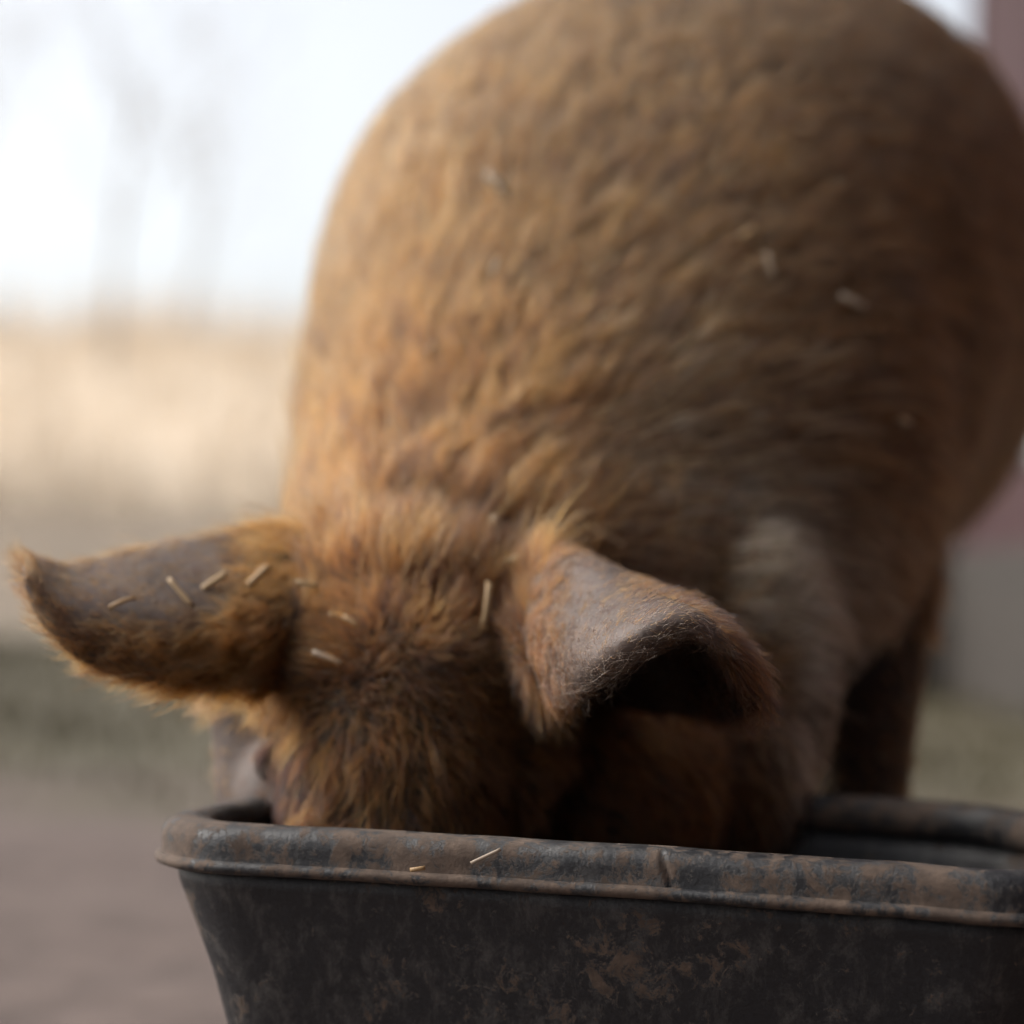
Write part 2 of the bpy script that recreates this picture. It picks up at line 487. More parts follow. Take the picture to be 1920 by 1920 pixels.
# denser rim
_rr = rrect
def rrect(hw, hd, r, nc=16, ns=420): return _rr(hw, hd, r, nc, ns)
nx0 = (on_z(1203, 1640, ZR) - Vector((tc.x, tc.y, 0))).dot(ax)
v, f = loft(thin([(-0.013, 0.226), (-0.0125, 0.244), (-0.009, 0.2495), (-0.002, 0.2515), (0.006, 0.2508), (0.0105, 0.248), (0.0125, 0.243), (0.0128, 0.238), (0.0126, 0.233),
             (0.0128, 0.2285), (0.0132, 0.226), (0.008, 0.2235), (-0.004, 0.2225)]), True, wob=0.0010, notch=nx0)
link('rim', mesh('rim', v, f), M_rim, tub)
v, f = loft(thin([(0.010, 0.2290), (0.0138, 0.2287), (0.0158, 0.2270), (0.0163, 0.2246), (0.0154, 0.2220), (0.0125, 0.2205), (0.0, 0.2195), (0.0, 0.2270)]), True, wob=0.0007)
link('rim_lip', mesh('rim_lip', v, f), M_lip, tub)

# ------------------------------------------------------------------ pig body: sections, limbs and ears fused into one skin
pv, pf = [], []
def add(v, f):
    k = len(pv)
    pv.extend([tuple(p) for p in v]); pf.extend([tuple(i + k for i in q) for q in f])
def loft_sections(secs, n=40, e=2.15, sub=6):
    P = []
    for (px, py, d, hw, hh) in secs:
        c = W(px, py, d); P.append((c.x, c.y, c.z, hw * d / PX, hh * d / PX))
    P = np.array(P); out = []
    m = len(P)
    for i in range(m - 1):
        p0, p1, p2, p3 = P[max(i - 1, 0)], P[i], P[i + 1], P[min(i + 2, m - 1)]
        for s in range(sub):
            t = s / sub
            out.append(0.5 * ((2 * p1) + (-p0 + p2) * t + (2 * p0 - 5 * p1 + 4 * p2 - p3) * t * t + (-p0 + 3 * p1 - 3 * p2 + p3) * t ** 3))
    out.append(P[-1])
    v, f = [], []
    for (x, y, z, a, b) in out:
        a = max(a, 0.004); b = max(b, 0.004)
        for j in range(n):
            th = 2 * math.pi * j / n
            cx, sz = math.cos(th), math.sin(th)
            r = (abs(cx) ** e + abs(sz) ** e) ** (-1 / e)
            v.append((x + a * r * cx, y, z + b * r * sz))
    m = len(out)
    for k in range(m - 1):
        for j in range(n):
            a = k * n + j; b = k * n + (j + 1) % n
            f.append((a, a + n, b + n, b))
    f.append(tuple(range(n))); f.append(tuple(range((m - 1) * n, m * n))[::-1])
    add(v, f)
    return out
SECS = [(770, 1230, 1.27, 150, 150), (845, 1205, 1.315, 290, 270), (960, 1150, 1.39, 430, 370), (1080, 1040, 1.455, 520, 460),
        (1160, 900, 1.53, 575, 540), (1190, 750, 1.63, 612, 615), (1268, 530, 1.79, 638, 570), (1410, 490, 2.0, 565, 565),
        (1490, 620, 2.25, 470, 480), (1480, 640, 2.42, 370, 390), (1460, 600, 2.54, 190, 220), (1460, 600, 2.575, 20, 20)]
axis_line = loft_sections(SECS)
def capsule(pts, rads, n=20, squash=None):
    """smooth tapered tube with rounded ends through world points"""
    pts = [Vector(p) for p in pts]
    d0 = (pts[1] - pts[0]).normalized(); d1 = (pts[-1] - pts[-2]).normalized()
    P, Rr, D = [], [], []
    for a in (-90, -60, -30):
        P.append(pts[0] + d0 * rads[0] * math.sin(R(a))); Rr.append(rads[0] * max(0.03, math.cos(R(a)))); D.append(d0)
    for i, p in enumerate(pts):
        t = (pts[min(i + 1, len(pts) - 1)] - pts[max(i - 1, 0)]).normalized()
        P.append(p); Rr.append(rads[i]); D.append(t)
    for a in (30, 60, 90):
        P.append(pts[-1] + d1 * rads[-1] * math.sin(R(a))); Rr.append(rads[-1] * max(0.03, math.cos(R(a)))); D.append(d1)
    v, f = [], []
    for p, r, t in zip(P, Rr, D):
        u = t.cross(Vector((0, 1, 0.01))).normalized(); w = t.cross(u).normalized()
        for j in range(n):
            th = 2 * math.pi * j / n
            v.append(p + u * (r * math.cos(th) * (squash or 1)) + w * r * math.sin(th))
    for k in range(len(P) - 1):
        for j in range(n):
            a = k * n + j; b = k * n + (j + 1) % n
            f.append((a, b, b + n, a + n))
    f.append(tuple(range(n))[::-1]); f.append(tuple(range((len(P) - 1) * n, len(P) * n)))
    add(v, f)
def ellipsoid(c, r, n=24, m=14):
    c = Vector(c); v, f = [], []
    for i in range(m + 1):
        ph = math.pi * (i + 0.02) / (m + 0.04)
        for j in range(n):
            th = 2 * math.pi * j / n
            v.append((c.x + r[0] * math.sin(ph) * math.cos(th), c.y + r[1] * math.sin(ph) * math.sin(th), c.z + r[2] * math.cos(ph)))
    for i in range(m):
        for j in range(n):
            a = i * n + j; b = i * n + (j + 1) % n
            f.append((a, a + n, b + n, b))
    f.append(tuple(range(n))); f.append(tuple(range(m * n, m * n + n))[::-1])
    add(v, f)
# head: cranium, brow, muzzle, cheeks
ellipsoid(W(760, 1220, 1.285), (0.084, 0.075, 0.072))
ellipsoid(W(1330, 1270, 1.44), (0.088, 0.080, 0.125))
ellipsoid(W(745, 1310, 1.262), (0.080, 0.068, 0.080))
capsule([W(745, 1330, 1.265), W(735, 1470, 1.245), W(730, 1640, 1.225), W(725, 1850, 1.195), W(720, 1960, 1.18)],
        [0.074, 0.070, 0.060, 0.050, 0.046], n=28)
ellipsoid(W(735, 1440, 1.225), (0.062, 0.045, 0.045))
capsule([W(478, 1330, 1.305), W(492, 1450, 1.298), W(512, 1620, 1.285)], [0.027, 0.029, 0.030])
ellipsoid(W(522, 1530, 1.295), (0.030, 0.050, 0.060))
ellipsoid(W(960, 1400, 1.275), (0.034, 0.045, 0.034))
ellipsoid(W(1090, 1480, 1.335), (0.090, 0.070, 0.085))
ellipsoid(W(1300, 1450, 1.39), (0.075, 0.060, 0.090))
ellipsoid(W(718, 1985, 1.172), (0.050, 0.03, 0.044))
# brow ridges and lids round the eyes
EYE_L, EYE_R = W(533, 1432, 1.236), W(955, 1492, 1.232)
for E, s in ((EYE_L, -1), (EYE_R, 1)):
    pts = [E + Vector((s * 0.014 * math.cos(a), -0.006 + 0.003 * math.cos(a), 0.007 * math.sin(a) + 0.004)) for a in np.linspace(R(10), R(170), 6)]
    capsule(pts, [0.006, 0.007, 0.0075, 0.0075, 0.007, 0.006], 10)
    pts = [E + Vector((s * 0.014 * math.cos(a), -0.004 + 0.003 * math.cos(a), 0.007 * math.sin(a) - 0.002)) for a in np.linspace(R(190), R(350), 6)]
    capsule(pts, [0.005] * 6, 10)
# legs with cloven feet
def leg(px_top, px_bot, d0, d1, ztop, r0):
    a = W(px_top, 1000, d0); b = W(px_bot, 1300, d1)
    zt = ztop
    top = Vector((a.x, a.y, zt)); 
    knee = Vector((b.x, b.y - 0.02, zt * 0.46)); ank = Vector((b.x, b.y + 0.01, 0.085)); foot = Vector((b.x, b.y - 0.015, 0.045))
    capsule([top, top.lerp(knee, 0.55), knee, knee.lerp(ank, 0.6), ank, foot], [r0, r0 * 0.72, r0 * 0.5, r0 * 0.40, r0 * 0.43, r0 * 0.42])
    for s in (-1, 1):
        capsule([foot + Vector((s * 0.017, 0, 0)), foot + Vector((s * 0.019, -0.022, -0.028))], [0.021, 0.017], 14)
        capsule([ank + Vector((s * 0.016, 0.026, -0.01)), ank + Vector((s * 0.018, 0.032, -0.028))], [0.009, 0.007], 8)
leg(1610, 1612, 1.63, 1.61, 0.42, 0.062)
leg(800, 830, 1.63, 1.62, 0.42, 0.066)
leg(1540, 1540, 2.22, 2.30, 0.44, 0.095)
leg(1180, 1180, 2.22, 2.30, 0.44, 0.10)
# tail
tl = W(1500, 470, 2.56)
capsule([tl + Vector((0.02 * math.sin(i * 1.1), 0.012 * i - 0.03, -0.03 * i + 0.012 * math.cos(i * 1.1))) for i in range(9)], [0.02 - 0.0017 * i for i in range(9)], 10)
# ears: sheets through control rows, given thickness
def cr(P, t):
    P = np.asarray(P, float); m = len(P) - 1
    u = t * m; i = min(int(u), m - 1); t = u - i
    p0, p1, p2, p3 = P[max(i - 1, 0)], P[i], P[i + 1], P[min(i + 2, m)]
    return 0.5 * ((2 * p1) + (-p0 + p2) * t + (2 * p0 - 5 * p1 + 4 * p2 - p3) * t * t + (-p0 + 3 * p1 - 3 * p2 + p3) * t ** 3)
ear_pts = []     # (position, ear, s, t, along)
def ear(rows, which, thick0, thick1, ns=46, ntt=34):
    G = np.zeros((ns, ntt, 3))
    rw = [[W(*p) for p in r] for r in rows]
    for i in range(ns):
        s = i / (ns - 1)
        q = [cr([r[k] for r in rw], s) for k in range(len(rw[0]))]
        for j in range(ntt):
            G[i, j] = cr(q, j / (ntt - 1))
    # ripple
    for i in range(ns):
        for j in range(ntt):
            p = G[i, j]
            nn = mnoise.noise(Vector((p[0] * 22, p[1] * 22, p[2] * 22)))
            G[i, j] += np.array((0.0, -1, 0.4)) * 0.0035 * nn * (i / ns)
    du = np.gradient(G, axis=0); dv = np.gradient(G, axis=1)
    N = np.cross(du, dv); N /= np.linalg.norm(N, axis=2, keepdims=True) + 1e-9
    S = np.linspace(0, 1, ns)[:, None, None]; T = np.linspace(0, 1, ntt)[None, :, None]
    th = (thick0 * (1 - S) + thick1 * S) * (0.45 + 0.55 * np.sin(np.pi * np.clip(T, 0.04, 0.96)) ** 0.5)
    A = G + N * th / 2; B = G - N * th / 2
    v = [tuple(p) for p in A.reshape(-1, 3)] + [tuple(p) for p in B.reshape(-1, 3)]
    f = []; o = ns * ntt
    for i in range(ns - 1):
        for j in range(ntt - 1):
            a = i * ntt + j
            f.append((a, a + 1, a + ntt + 1, a + ntt)); f.append((o + a, o + a + ntt, o + a + ntt + 1, o + a + 1))
    bd_ = [(0, j) for j in range(ntt)] + [(i, ntt - 1) for i in range(1, ns)] + [(ns - 1, j) for j in range(ntt - 2, -1, -1)] + [(i, 0) for i in range(ns - 2, 0, -1)]
    bd_ = [i * ntt + j for i, j in bd_]
    for a, b in zip(bd_, bd_[1:] + bd_[:1]):
        f.append((b, a, o + a, o + b))
    add(v, f)
    for i in range(ns):
        for j in range(ntt):
            al = G[min(i + 1, ns - 1), j] - G[max(i - 1, 0), j]
            al = al / (np.linalg.norm(al) + 1e-9)
            ear_pts.append((Vector(G[i, j]), which, i / (ns - 1), j / (ntt - 1), al, N[i, j]))
ear([[(640, 1000, 1.29), (600, 1150, 1.235), (560, 1300, 1.25)],
     [(560, 990, 1.285), (520, 1150, 1.215), (470, 1300, 1.200)],
     [(440, 1000, 1.270), (395, 1150, 1.195), (345, 1292, 1.172)],
     [(260, 1030, 1.250), (215, 1155, 1.170), (190, 1265, 1.150)],
     [(130, 1062, 1.225), (95, 1125, 1.155), (95, 1195, 1.140)],
     [(40, 1040, 1.200), (42, 1075, 1.150), (58, 1130, 1.150)]], 0, 0.011, 0.006)
ear([[(1020, 1320, 1.23), (1000, 1295, 1.22), (960, 1180, 1.235), (990, 1055, 1.29), (1050, 1300, 1.33)],
     [(1064, 1306, 1.152), (1054, 1284, 1.135), (1030, 1170, 1.175), (1065, 1048, 1.25), (1130, 1320, 1.29)],
     [(1132, 1276, 1.090), (1115, 1240, 1.065), (1120, 1140, 1.12), (1140, 1075, 1.205), (1230, 1340, 1.245)],
     [(1214, 1228, 1.072), (1200, 1192, 1.045), (1225, 1130, 1.09), (1245, 1142, 1.16), (1340, 1350, 1.19)],
     [(1288, 1192, 1.068), (1280, 1168, 1.045), (1315, 1160, 1.07), (1345, 1210, 1.12), (1405, 1345, 1.145)],
     [(1340, 1218, 1.068), (1335, 1205, 1.055), (1375, 1228, 1.065), (1415, 1275, 1.09), (1428, 1330, 1.10)]], 1, 0.011, 0.0055)

src = bpy.data.objects.new('pig_source', mesh('pig_source', pv, pf))
C.objects.link(src)
md = src.modifiers.new('r', 'REMESH'); md.mode = 'VOXEL'; md.voxel_size = 0.0034
sm = src.modifiers.new('s', 'SMOOTH'); sm.factor = 0.5; sm.iterations = 7
dg = bpy.context.evaluated_depsgraph_get()
pme = bpy.data.meshes.new_from_object(src.evaluated_get(dg))
bpy.data.objects.remove(src)
pme.name = 'pig'
pme.materials.clear()
nvp = len(pme.vertices)
co = np.empty(nvp * 3); pme.vertices.foreach_get('co', co); co = co.reshape(-1, 3)
nor = np.empty(nvp * 3); pme.vertices.foreach_get('normal', nor); nor = nor.reshape(-1, 3)
# loose skin: gentle lumps
lum = np.sin(co[:, 0] * 31 + 2 * np.sin(co[:, 2] * 17)) * np.sin(co[:, 1] * 27 + 1.5 * np.sin(co[:, 0] * 21)) * np.cos(co[:, 2] * 24)
co2 = co + nor * (lum * 0.0005)[:, None] * (co[:, 1] > 1.25)[:, None]
pme.vertices.foreach_set('co', co2.ravel()); pme.update()
pig = link('pig', pme, M_skin)
tag(pig, 'ginger bristly pig standing with its head lowered into the black tub', 'pig')
def uvs(name, c, r):
    bm = bmesh.new(); bmesh.ops.create_uvsphere(bm, u_segments=20, v_segments=12, radius=r)
    bmesh.ops.translate(bm, verts=bm.verts, vec=c)
    me = bpy.data.meshes.new(name); bm.to_mesh(me); bm.free(); return me
for E in (EYE_L, EYE_R):
    link('eye', uvs('eye', E + Vector((0, 0.003, 0)), 0.0125), M_eye, pig)

# ------------------------------------------------------------------ the coat
pme.calc_loop_triangles()
nt_ = len(pme.loop_triangles)
tri = np.empty(nt_ * 3, dtype=np.int64); pme.loop_triangles.foreach_get('vertices', tri); tri = tri.reshape(-1, 3)
pme.vertices.foreach_get('co', co.ravel() if False else (buf := np.empty(nvp * 3))); co = buf.reshape(-1, 3)
pme.vertices.foreach_get('normal', (buf2 := np.empty(nvp * 3))); nor = buf2.reshape(-1, 3)
A_, B_, C_ = co[tri[:, 0]], co[tri[:, 1]], co[tri[:, 2]]
area = 0.5 * np.linalg.norm(np.cross(B_ - A_, C_ - A_), axis=1)
cen = (A_ + B_ + C_) / 3
# classify triangles as ear or body
kd = KDTree(len(ear_pts))
for i, e in enumerate(ear_pts): kd.insert(e[0], i)
kd.balance()
eidx = np.full(nt_, -1)
near = np.where((cen[:, 1] < 1.34) & (cen[:, 2] > 0.25))[0]
for i in near:
    _, k, dist = kd.find(cen[i])
    if dist < 0.0115 and ear_pts[k][2] > 0.12: eidx[i] = k
e_s = np.array([e[2] for e in ear_pts]); e_t = np.array([e[3] for e in ear_pts]); e_w = np.array([e[1] for e in ear_pts])
e_al = np.array([e[4] for e in ear_pts]); e_n = np.array([e[5] for e in ear_pts])
view = cen - np.array(CAM)
cn = np.cross(B_ - A_, C_ - A_); cn /= np.linalg.norm(cn, axis=1, keepdims=True) + 1e-12
facing = -(view * cn).sum(1) / np.linalg.norm(view, axis=1)
AX = np.array(axis_line)

def px_of(pos):
    q = (pos - np.array(CAM)) @ np.array(CM)
    return 960 + q[:, 0] / -q[:, 2] * PX, 960 - q[:, 1] / -q[:, 2] * PX
def hairs(roots, normals, flow, length, lift, n_pts, radius, colour, name, grav=0.25, clump=0.012, clump_amt=0.6, wav=0.12, tip=0.15, jitter=0.25, cvar=0.2, cspread=(0.5, 1.5)):
    N = len(roots)
    flow = flow - normals * (flow * normals).sum(1, keepdims=True)
    flow /= np.linalg.norm(flow, axis=1, keepdims=True) + 1e-9
    side = np.cross(normals, flow)
    flow = flow + side * rng.normal(0, jitter, (N, 1))
    key = np.floor((roots + rng.normal(0, clump * 0.12, roots.shape)) / clump).astype(np.int64)
    hk = key[:, 0] * 73856093 ^ key[:, 1] * 19349663 ^ key[:, 2] * 83492791
    _, inv = np.unique(hk, return_inverse=True); m = inv.max() + 1
    cside = rng.normal(0, cvar, m)[inv]; clift = rng.normal(0, cvar * 0.5, m)[inv]; clen = rng.uniform(0.75, 1.2, m)[inv]
    flow = flow + side * cside[:, None]
    flow /= np.linalg.norm(flow, axis=1, keepdims=True)
    L = length * clen
    lf = np.clip(lift + clift, 0.05, 3)[:, None]
    pts = np.zeros((N, n_pts, 3)); p = roots - normals * 0.001
    pts[:, 0] = p
    ph = rng.uniform(0, 6.28, N); fr = rng.uniform(1.5, 4, N)
    for k in range(1, n_pts):
        t = k / (n_pts - 1)
        d = flow + normals * lf * (1 - 0.75 * t) + np.array((0, 0, -1.0)) * grav * t + side * (np.sin(ph + fr * t * 2) * wav)[:, None]
        d /= np.linalg.norm(d, axis=1, keepdims=True)
        p = p + d * (L / (n_pts - 1))[:, None]
        pts[:, k] = p
    cnt = np.bincount(inv, minlength=m)[:, None]
    tips = np.stack([np.bincount(inv, pts[:, -1, a], m) for a in range(3)], 1) / cnt
    dt = (tips[inv] - pts[:, -1]) * clump_amt * rng.uniform(0.6, 1.0, (N, 1))
    for k in range(1, n_pts):
        t = k / (n_pts - 1)
        pts[:, k] += dt * t * t
    cu = bpy.data.hair_curves.new(name)
    cu.add_curves([n_pts] * N)
    cu.position_data.foreach_set('vector', pts.astype(np.float32).ravel())
    tt = np.linspace(0, 1, n_pts)
    rad = (radius[:, None] * (1 - (1 - tip) * tt[None, :] ** 1.5)).astype(np.float32)
    at = cu.attributes.get('radius') or cu.attributes.new('radius', 'FLOAT', 'POINT')
    at.data.foreach_set('value', rad.ravel())
    ca = cu.attributes.new('hair_colour', 'FLOAT_COLOR', 'CURVE')
    cc = np.ones((N, 4), np.float32); cc[:, :3] = colour * rng.uniform(*cspread, m)[inv][:, None]
    ca.data.foreach_set('color', np.clip(cc, 0.005, 0.95).ravel())
    cu.materials.append(M_hair)
    o = bpy.data.objects.new(name, cu); C.objects.link(o); o.parent = pig
    o['kind'] = 'stuff'
    return o
def sample(idx, n, weight=None):
    w = area[idx] * (weight if weight is not None else 1)
    pick = idx[rng.choice(len(idx), n, p=w / w.sum())]
    u, v = rng.random(n), rng.random(n); fl = u + v > 1; u[fl], v[fl] = 1 - u[fl], 1 - v[fl]
    a, b, c = tri[pick, 0], tri[pick, 1], tri[pick, 2]
    pos = co[a] + (co[b] - co[a]) * u[:, None] + (co[c] - co[a]) * v[:, None]
    nn = nor[a] * (1 - u - v)[:, None] + nor[b] * u[:, None] + nor[c] * v[:, None]
    nn /= np.linalg.norm(nn, axis=1, keepdims=True) + 1e-9
    return pick, pos, nn
def lownoise(p, s, seed=0):
    r = np.random.default_rng(seed); out = np.zeros(len(p))
    for k in range(7):
        d = r.normal(0, 1, 3) * s * (1 + 0.35 * k); out += np.sin(p @ d + r.uniform(0, 6.28)) / (1 + 0.25 * k)
    return out / 3.2
def palette(pos, ginger, pale, dark, n):
    """mix of ginger, pale and dark bristles; amounts may be arrays"""
    g, w, d = np.array((0.130, 0.050, 0.0125)), np.array((0.170, 0.096, 0.043)), np.array((0.022, 0.012, 0.007))
    a = np.clip(np.stack([ginger + np.zeros(n), pale + np.zeros(n), dark + np.zeros(n)], 1), 0.001, None)
    a = a / a.sum(1, keepdims=True); c = np.cumsum(a, 1); r = rng.random(n)
    k = (r[:, None] > c).sum(1).clip(0, 2)
    col = np.array([g, w, d])[k]
    return col * rng.uniform(0.7, 1.25, (n, 1))
WHORL = np.array(W(715, 1320, 1.19))
# --- trunk and neck
is_ear = eidx >= 0
vt = np.full(nvp, 0.22)
vt[tri[is_ear].ravel()] = 1.0
vX, vY = px_of(co)
vt = np.maximum(vt, np.clip((520 - vX) / 30, 0, 1) * (vY > 1300) * (co[:, 1] < 1.4) * 1.15)
ca_ = pme.color_attributes.new('skin_tone', 'FLOAT_COLOR', 'POINT')
ca_.data.foreach_set('color', np.repeat(np.stack([vt, vt, vt, np.ones(nvp)], 1).astype(np.float32), 1, 0).ravel())
headmask = np.clip((1.40 - cen[:, 1]) / 0.12, 0, 1) * np.clip((0.50 - cen[:, 2]) / 0.08, 0, 1)
bodyi = np.where((~is_ear) & (headmask < 0.98) & (facing > -0.35) & (cen[:, 2] > 0.10))[0]
NB = 115000
wt = (1.6 / cen[bodyi, 1]) ** 2.2 * np.clip(facing[bodyi] + 0.6, 0.25, 1) * (1 - headmask[bodyi])
pk, pos, nn = sample(bodyi, NB, wt)
# backward flow along the trunk axis
k = np.clip(np.searchsorted(AX[:, 1], pos[:, 1]), 1, len(AX) - 2)
back = AX[k + 1, :3] - AX[k - 1, :3]; back /= np.linalg.norm(back, axis=1, keepdims=True)
BXp, BYp = px_of(pos)
fx, fz = BXp - 850, 1020 - BYp
fl_ = np.sqrt(fx * fx + fz * fz) + 40
dn_ = np.clip((BXp - 1120) / 520, 0, 1.3)
flow = np.stack([fx / fl_, 0 * fx, fz / fl_ - dn_], 1) + back * 0.9
flow = flow + np.stack([lownoise(pos, 9, 1), lownoise(pos, 9, 2), lownoise(pos, 9, 3)], 1) * 0.2
ln = 0.040 + 0.008 * lownoise(pos, 14, 5)
nearneck = np.clip((1.66 - pos[:, 1]) / 0.26, 0, 1)
ln = (ln + 0.008 * nearneck) * (1 - 0.65 * (pos[:, 2] < 0.36)) * rng.uniform(0.6, 1.15, NB)
patch = lownoise(pos, 16, 9)
colr = palette(pos, 0.38 + 0.28 * nearneck + 0.15 * patch, 0.40 - 0.10 * nearneck, 0.26 - 0.16 * patch, NB)
colr = colr * np.array((0.84, 0.76, 0.68))
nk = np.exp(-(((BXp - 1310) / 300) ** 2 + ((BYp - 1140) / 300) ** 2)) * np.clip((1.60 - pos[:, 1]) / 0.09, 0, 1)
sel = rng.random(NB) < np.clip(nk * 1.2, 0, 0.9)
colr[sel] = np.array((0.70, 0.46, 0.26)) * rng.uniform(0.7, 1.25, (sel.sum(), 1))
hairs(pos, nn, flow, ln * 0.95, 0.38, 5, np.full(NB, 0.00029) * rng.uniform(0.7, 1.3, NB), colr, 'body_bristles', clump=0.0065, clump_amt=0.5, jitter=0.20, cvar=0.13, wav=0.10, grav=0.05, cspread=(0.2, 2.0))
# --- head
headi = np.where((~is_ear) & (headmask > 0.02) & (cen[:, 2] > 0.12) & (facing > -0.5))[0]
NH = 56000
pk, pos, nn = sample(headi, NH, np.clip(facing[headi] + 0.7, 0.3, 1) * headmask[headi] * (1 + 1.2 * np.exp(-((px_of(cen[headi])[1] - 1235) / 60) ** 2)))
X, Y = px_of(pos)
bare = np.clip((530 - X) / 40, 0, 1) * (Y > 1310)
eyed = np.hypot(X - 528, Y - 1445)
bare = np.maximum(bare, 0.6 * np.clip((70 - eyed) / 25, 0, 1))           # cheek skin below the outstretched ear is thinly haired
keep = rng.random(NH) > bare * 0.93
pos, nn, X, Y, bare, eyed = pos[keep], nn[keep], X[keep], Y[keep], bare[keep], eyed[keep]; NH = len(pos)
lat = np.clip((X - 740) / 260, -1.2, 1.2)
part_y = 1225 + 60 * lownoise(pos, 40, 77)
upw = 1 / (1 + np.exp((Y - part_y) / 55))[:, None]
flow = upw * np.stack([0.25 * lat, 0.8 + 0 * lat, 0.75 + 0 * lat], 1) + (1 - upw) * np.stack([0.5 * lat, 0.2 * np.abs(lat), -0.8 + 0 * lat], 1)
flow = flow + np.stack([lownoise(pos, 30, 21), lownoise(pos, 30, 22), lownoise(pos, 30, 23)], 1) * 0.5 + rng.normal(0, 0.35, (NH, 3)) * np.exp(-((Y - 1260) / 120) ** 2)[:, None]
parting = np.exp(-((Y - part_y) / 50) ** 2)
low = np.clip((Y - 1380) / 200, 0, 1)
ln = (0.034 - 0.014 * low + 0.006 * np.clip((1200 - Y) / 100, 0, 1)) * rng.uniform(0.5, 1.15, NH) * (1 - 0.7 * bare)
patch = lownoise(pos, 45, 31)
colr = palette(pos, 0.72 + 0.1 * patch, 0.06, 0.24 - 0.14 * patch + 0.3 * parting, NH)
colr = colr * np.array((0.88, 0.70, 0.50))
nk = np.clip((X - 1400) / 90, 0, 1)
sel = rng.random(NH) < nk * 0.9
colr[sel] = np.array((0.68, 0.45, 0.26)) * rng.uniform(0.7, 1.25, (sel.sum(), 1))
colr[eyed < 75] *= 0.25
hairs(pos, nn, flow, ln, 0.42 + 0.6 * parting, 6, np.full(NH, 0.00026) * rng.uniform(0.7, 1.3, NH), colr, 'head_bristles', clump=0.0048, clump_amt=0.8, grav=0.2, wav=0.25, cvar=0.38, jitter=0.32, cspread=(0.3, 1.8))
# --- mane: long shaggy bristles from between the ears up to the shoulders
mx_, my_ = px_of(cen)
cl = 780 + (1060 - my_) * 0.22
mw = np.exp(-((mx_ - cl) / 170) ** 2) * np.clip((1150 - my_) / 120, 0, 1) * np.clip((my_ - 480) / 200, 0, 1) * (facing > -0.2) * (cen[:, 1] < 1.7)
mi = np.where((~is_ear) & (mw > 0.02))[0]
NM = 15000
pk, pos, nn = sample(mi, NM, mw[mi] * (0.35 + np.clip((my_[mi] - 560) / 300, 0, 1)))
X, Y = px_of(pos)
lat = np.clip((X - (780 + (1060 - Y) * 0.22)) / 200, -1, 1)
flow = np.stack([0.35 * lat + 0.12, 0.5 + 0 * lat, 0.85 + 0 * lat], 1) + np.stack([lownoise(pos, 26, 41), lownoise(pos, 26, 42), lownoise(pos, 26, 43)], 1) * 0.35
patch = lownoise(pos, 40, 51) - 1.1 * np.exp(-(((X - 765) / 70) ** 2 + ((Y - 850) / 110) ** 2))
colr = palette(pos, 0.55 + 0.1 * patch, 0.25, 0.22 - 0.3 * patch, NM) * np.array((1.0, 0.80, 0.60))
hairs(pos, nn, flow, (0.050 - 0.012 * np.clip((800 - Y) / 250, 0, 1)) * rng.uniform(0.5, 1.2, NM), 0.6, 6, np.full(NM, 0.00030) * rng.uniform(0.7, 1.3, NM), colr,
      'mane_bristles', clump=0.008, clump_amt=0.7, jitter=0.2, cvar=0.25, wav=0.2, grav=0.05, cspread=(0.3, 1.8))
# --- ears: short down on the backs, long hair on lower edge and root, fringe on the margins
ei = np.where(is_ear)[0]
NE = 40000
ks = eidx[ei]; s_, t_, w_ = e_s[ks], e_t[ks], e_w[ks]
edge = np.exp(-np.minimum(t_, 1 - t_) / 0.05) + np.exp(-(1 - s_) / 0.05)
lowhair = np.where(w_ == 0, np.clip((t_ - 0.48) / 0.25, 0, 1), np.exp(-t_ / 0.06) * 0.2)
root = np.clip((np.where(w_ == 0, 0.42, 0.34) - s_) / 0.2, 0, 1)
wt = 0.75 + 1.2 * (w_ == 1) * np.clip((t_ - 0.45) / 0.15, 0, 1) * np.clip((s_ - 0.45) / 0.2, 0, 1) + 0.8 * edge + 1.6 * lowhair * np.clip(1.25 - s_, 0, 1) + 1.0 * root
pk, pos, nn = sample(ei, NE, wt)
ks = eidx[pk]; s_, t_, w_ = e_s[ks], e_t[ks], e_w[ks]
edge = np.clip(np.exp(-np.minimum(t_, 1 - t_) / 0.05) + np.exp(-(1 - s_) / 0.05), 0, 1)
lowhair = np.where(w_ == 0, np.clip((t_ - 0.48) / 0.25, 0, 1), 0)
root = np.clip((np.where(w_ == 0, 0.42, 0.34) - s_) / 0.2, 0, 1)
big = np.clip(lowhair * (1.1 - s_) + root, 0, 1)
al = e_al[ks]
tdir = np.where((t_ > 0.5)[:, None], 1.0, -1.0) * np.cross(al, e_n[ks])
outw = al * 0.8 + edge[:, None] * np.where((t_ > 0.5)[:, None], -1, 1) * np.cross(e_n[ks], al) * -0.7
ln = (0.008 + 0.006 * edge + 0.020 * big * np.where(w_ == 0, 1, 0.75)) * rng.uniform(0.5, 1.3, NE)
rd = (0.00012 + 0.00013 * big) * rng.uniform(0.7, 1.3, NE)
tipf = (w_ == 1) * np.clip((t_ - 0.45) / 0.15, 0, 1) * np.clip((s_ - 0.45) / 0.2, 0, 1)
tip0 = (w_ == 0) * np.clip(np.exp(-(1 - s_) / 0.10) + 0.8 * np.exp(-t_ / 0.05), 0, 1)
ln = ln + 0.014 * tip0 * rng.uniform(0.3, 1.3, NE)
ln = ln + 0.010 * tipf * rng.uniform(0.4, 1.3, NE)
rd = rd * (1 + 0.35 * tipf)
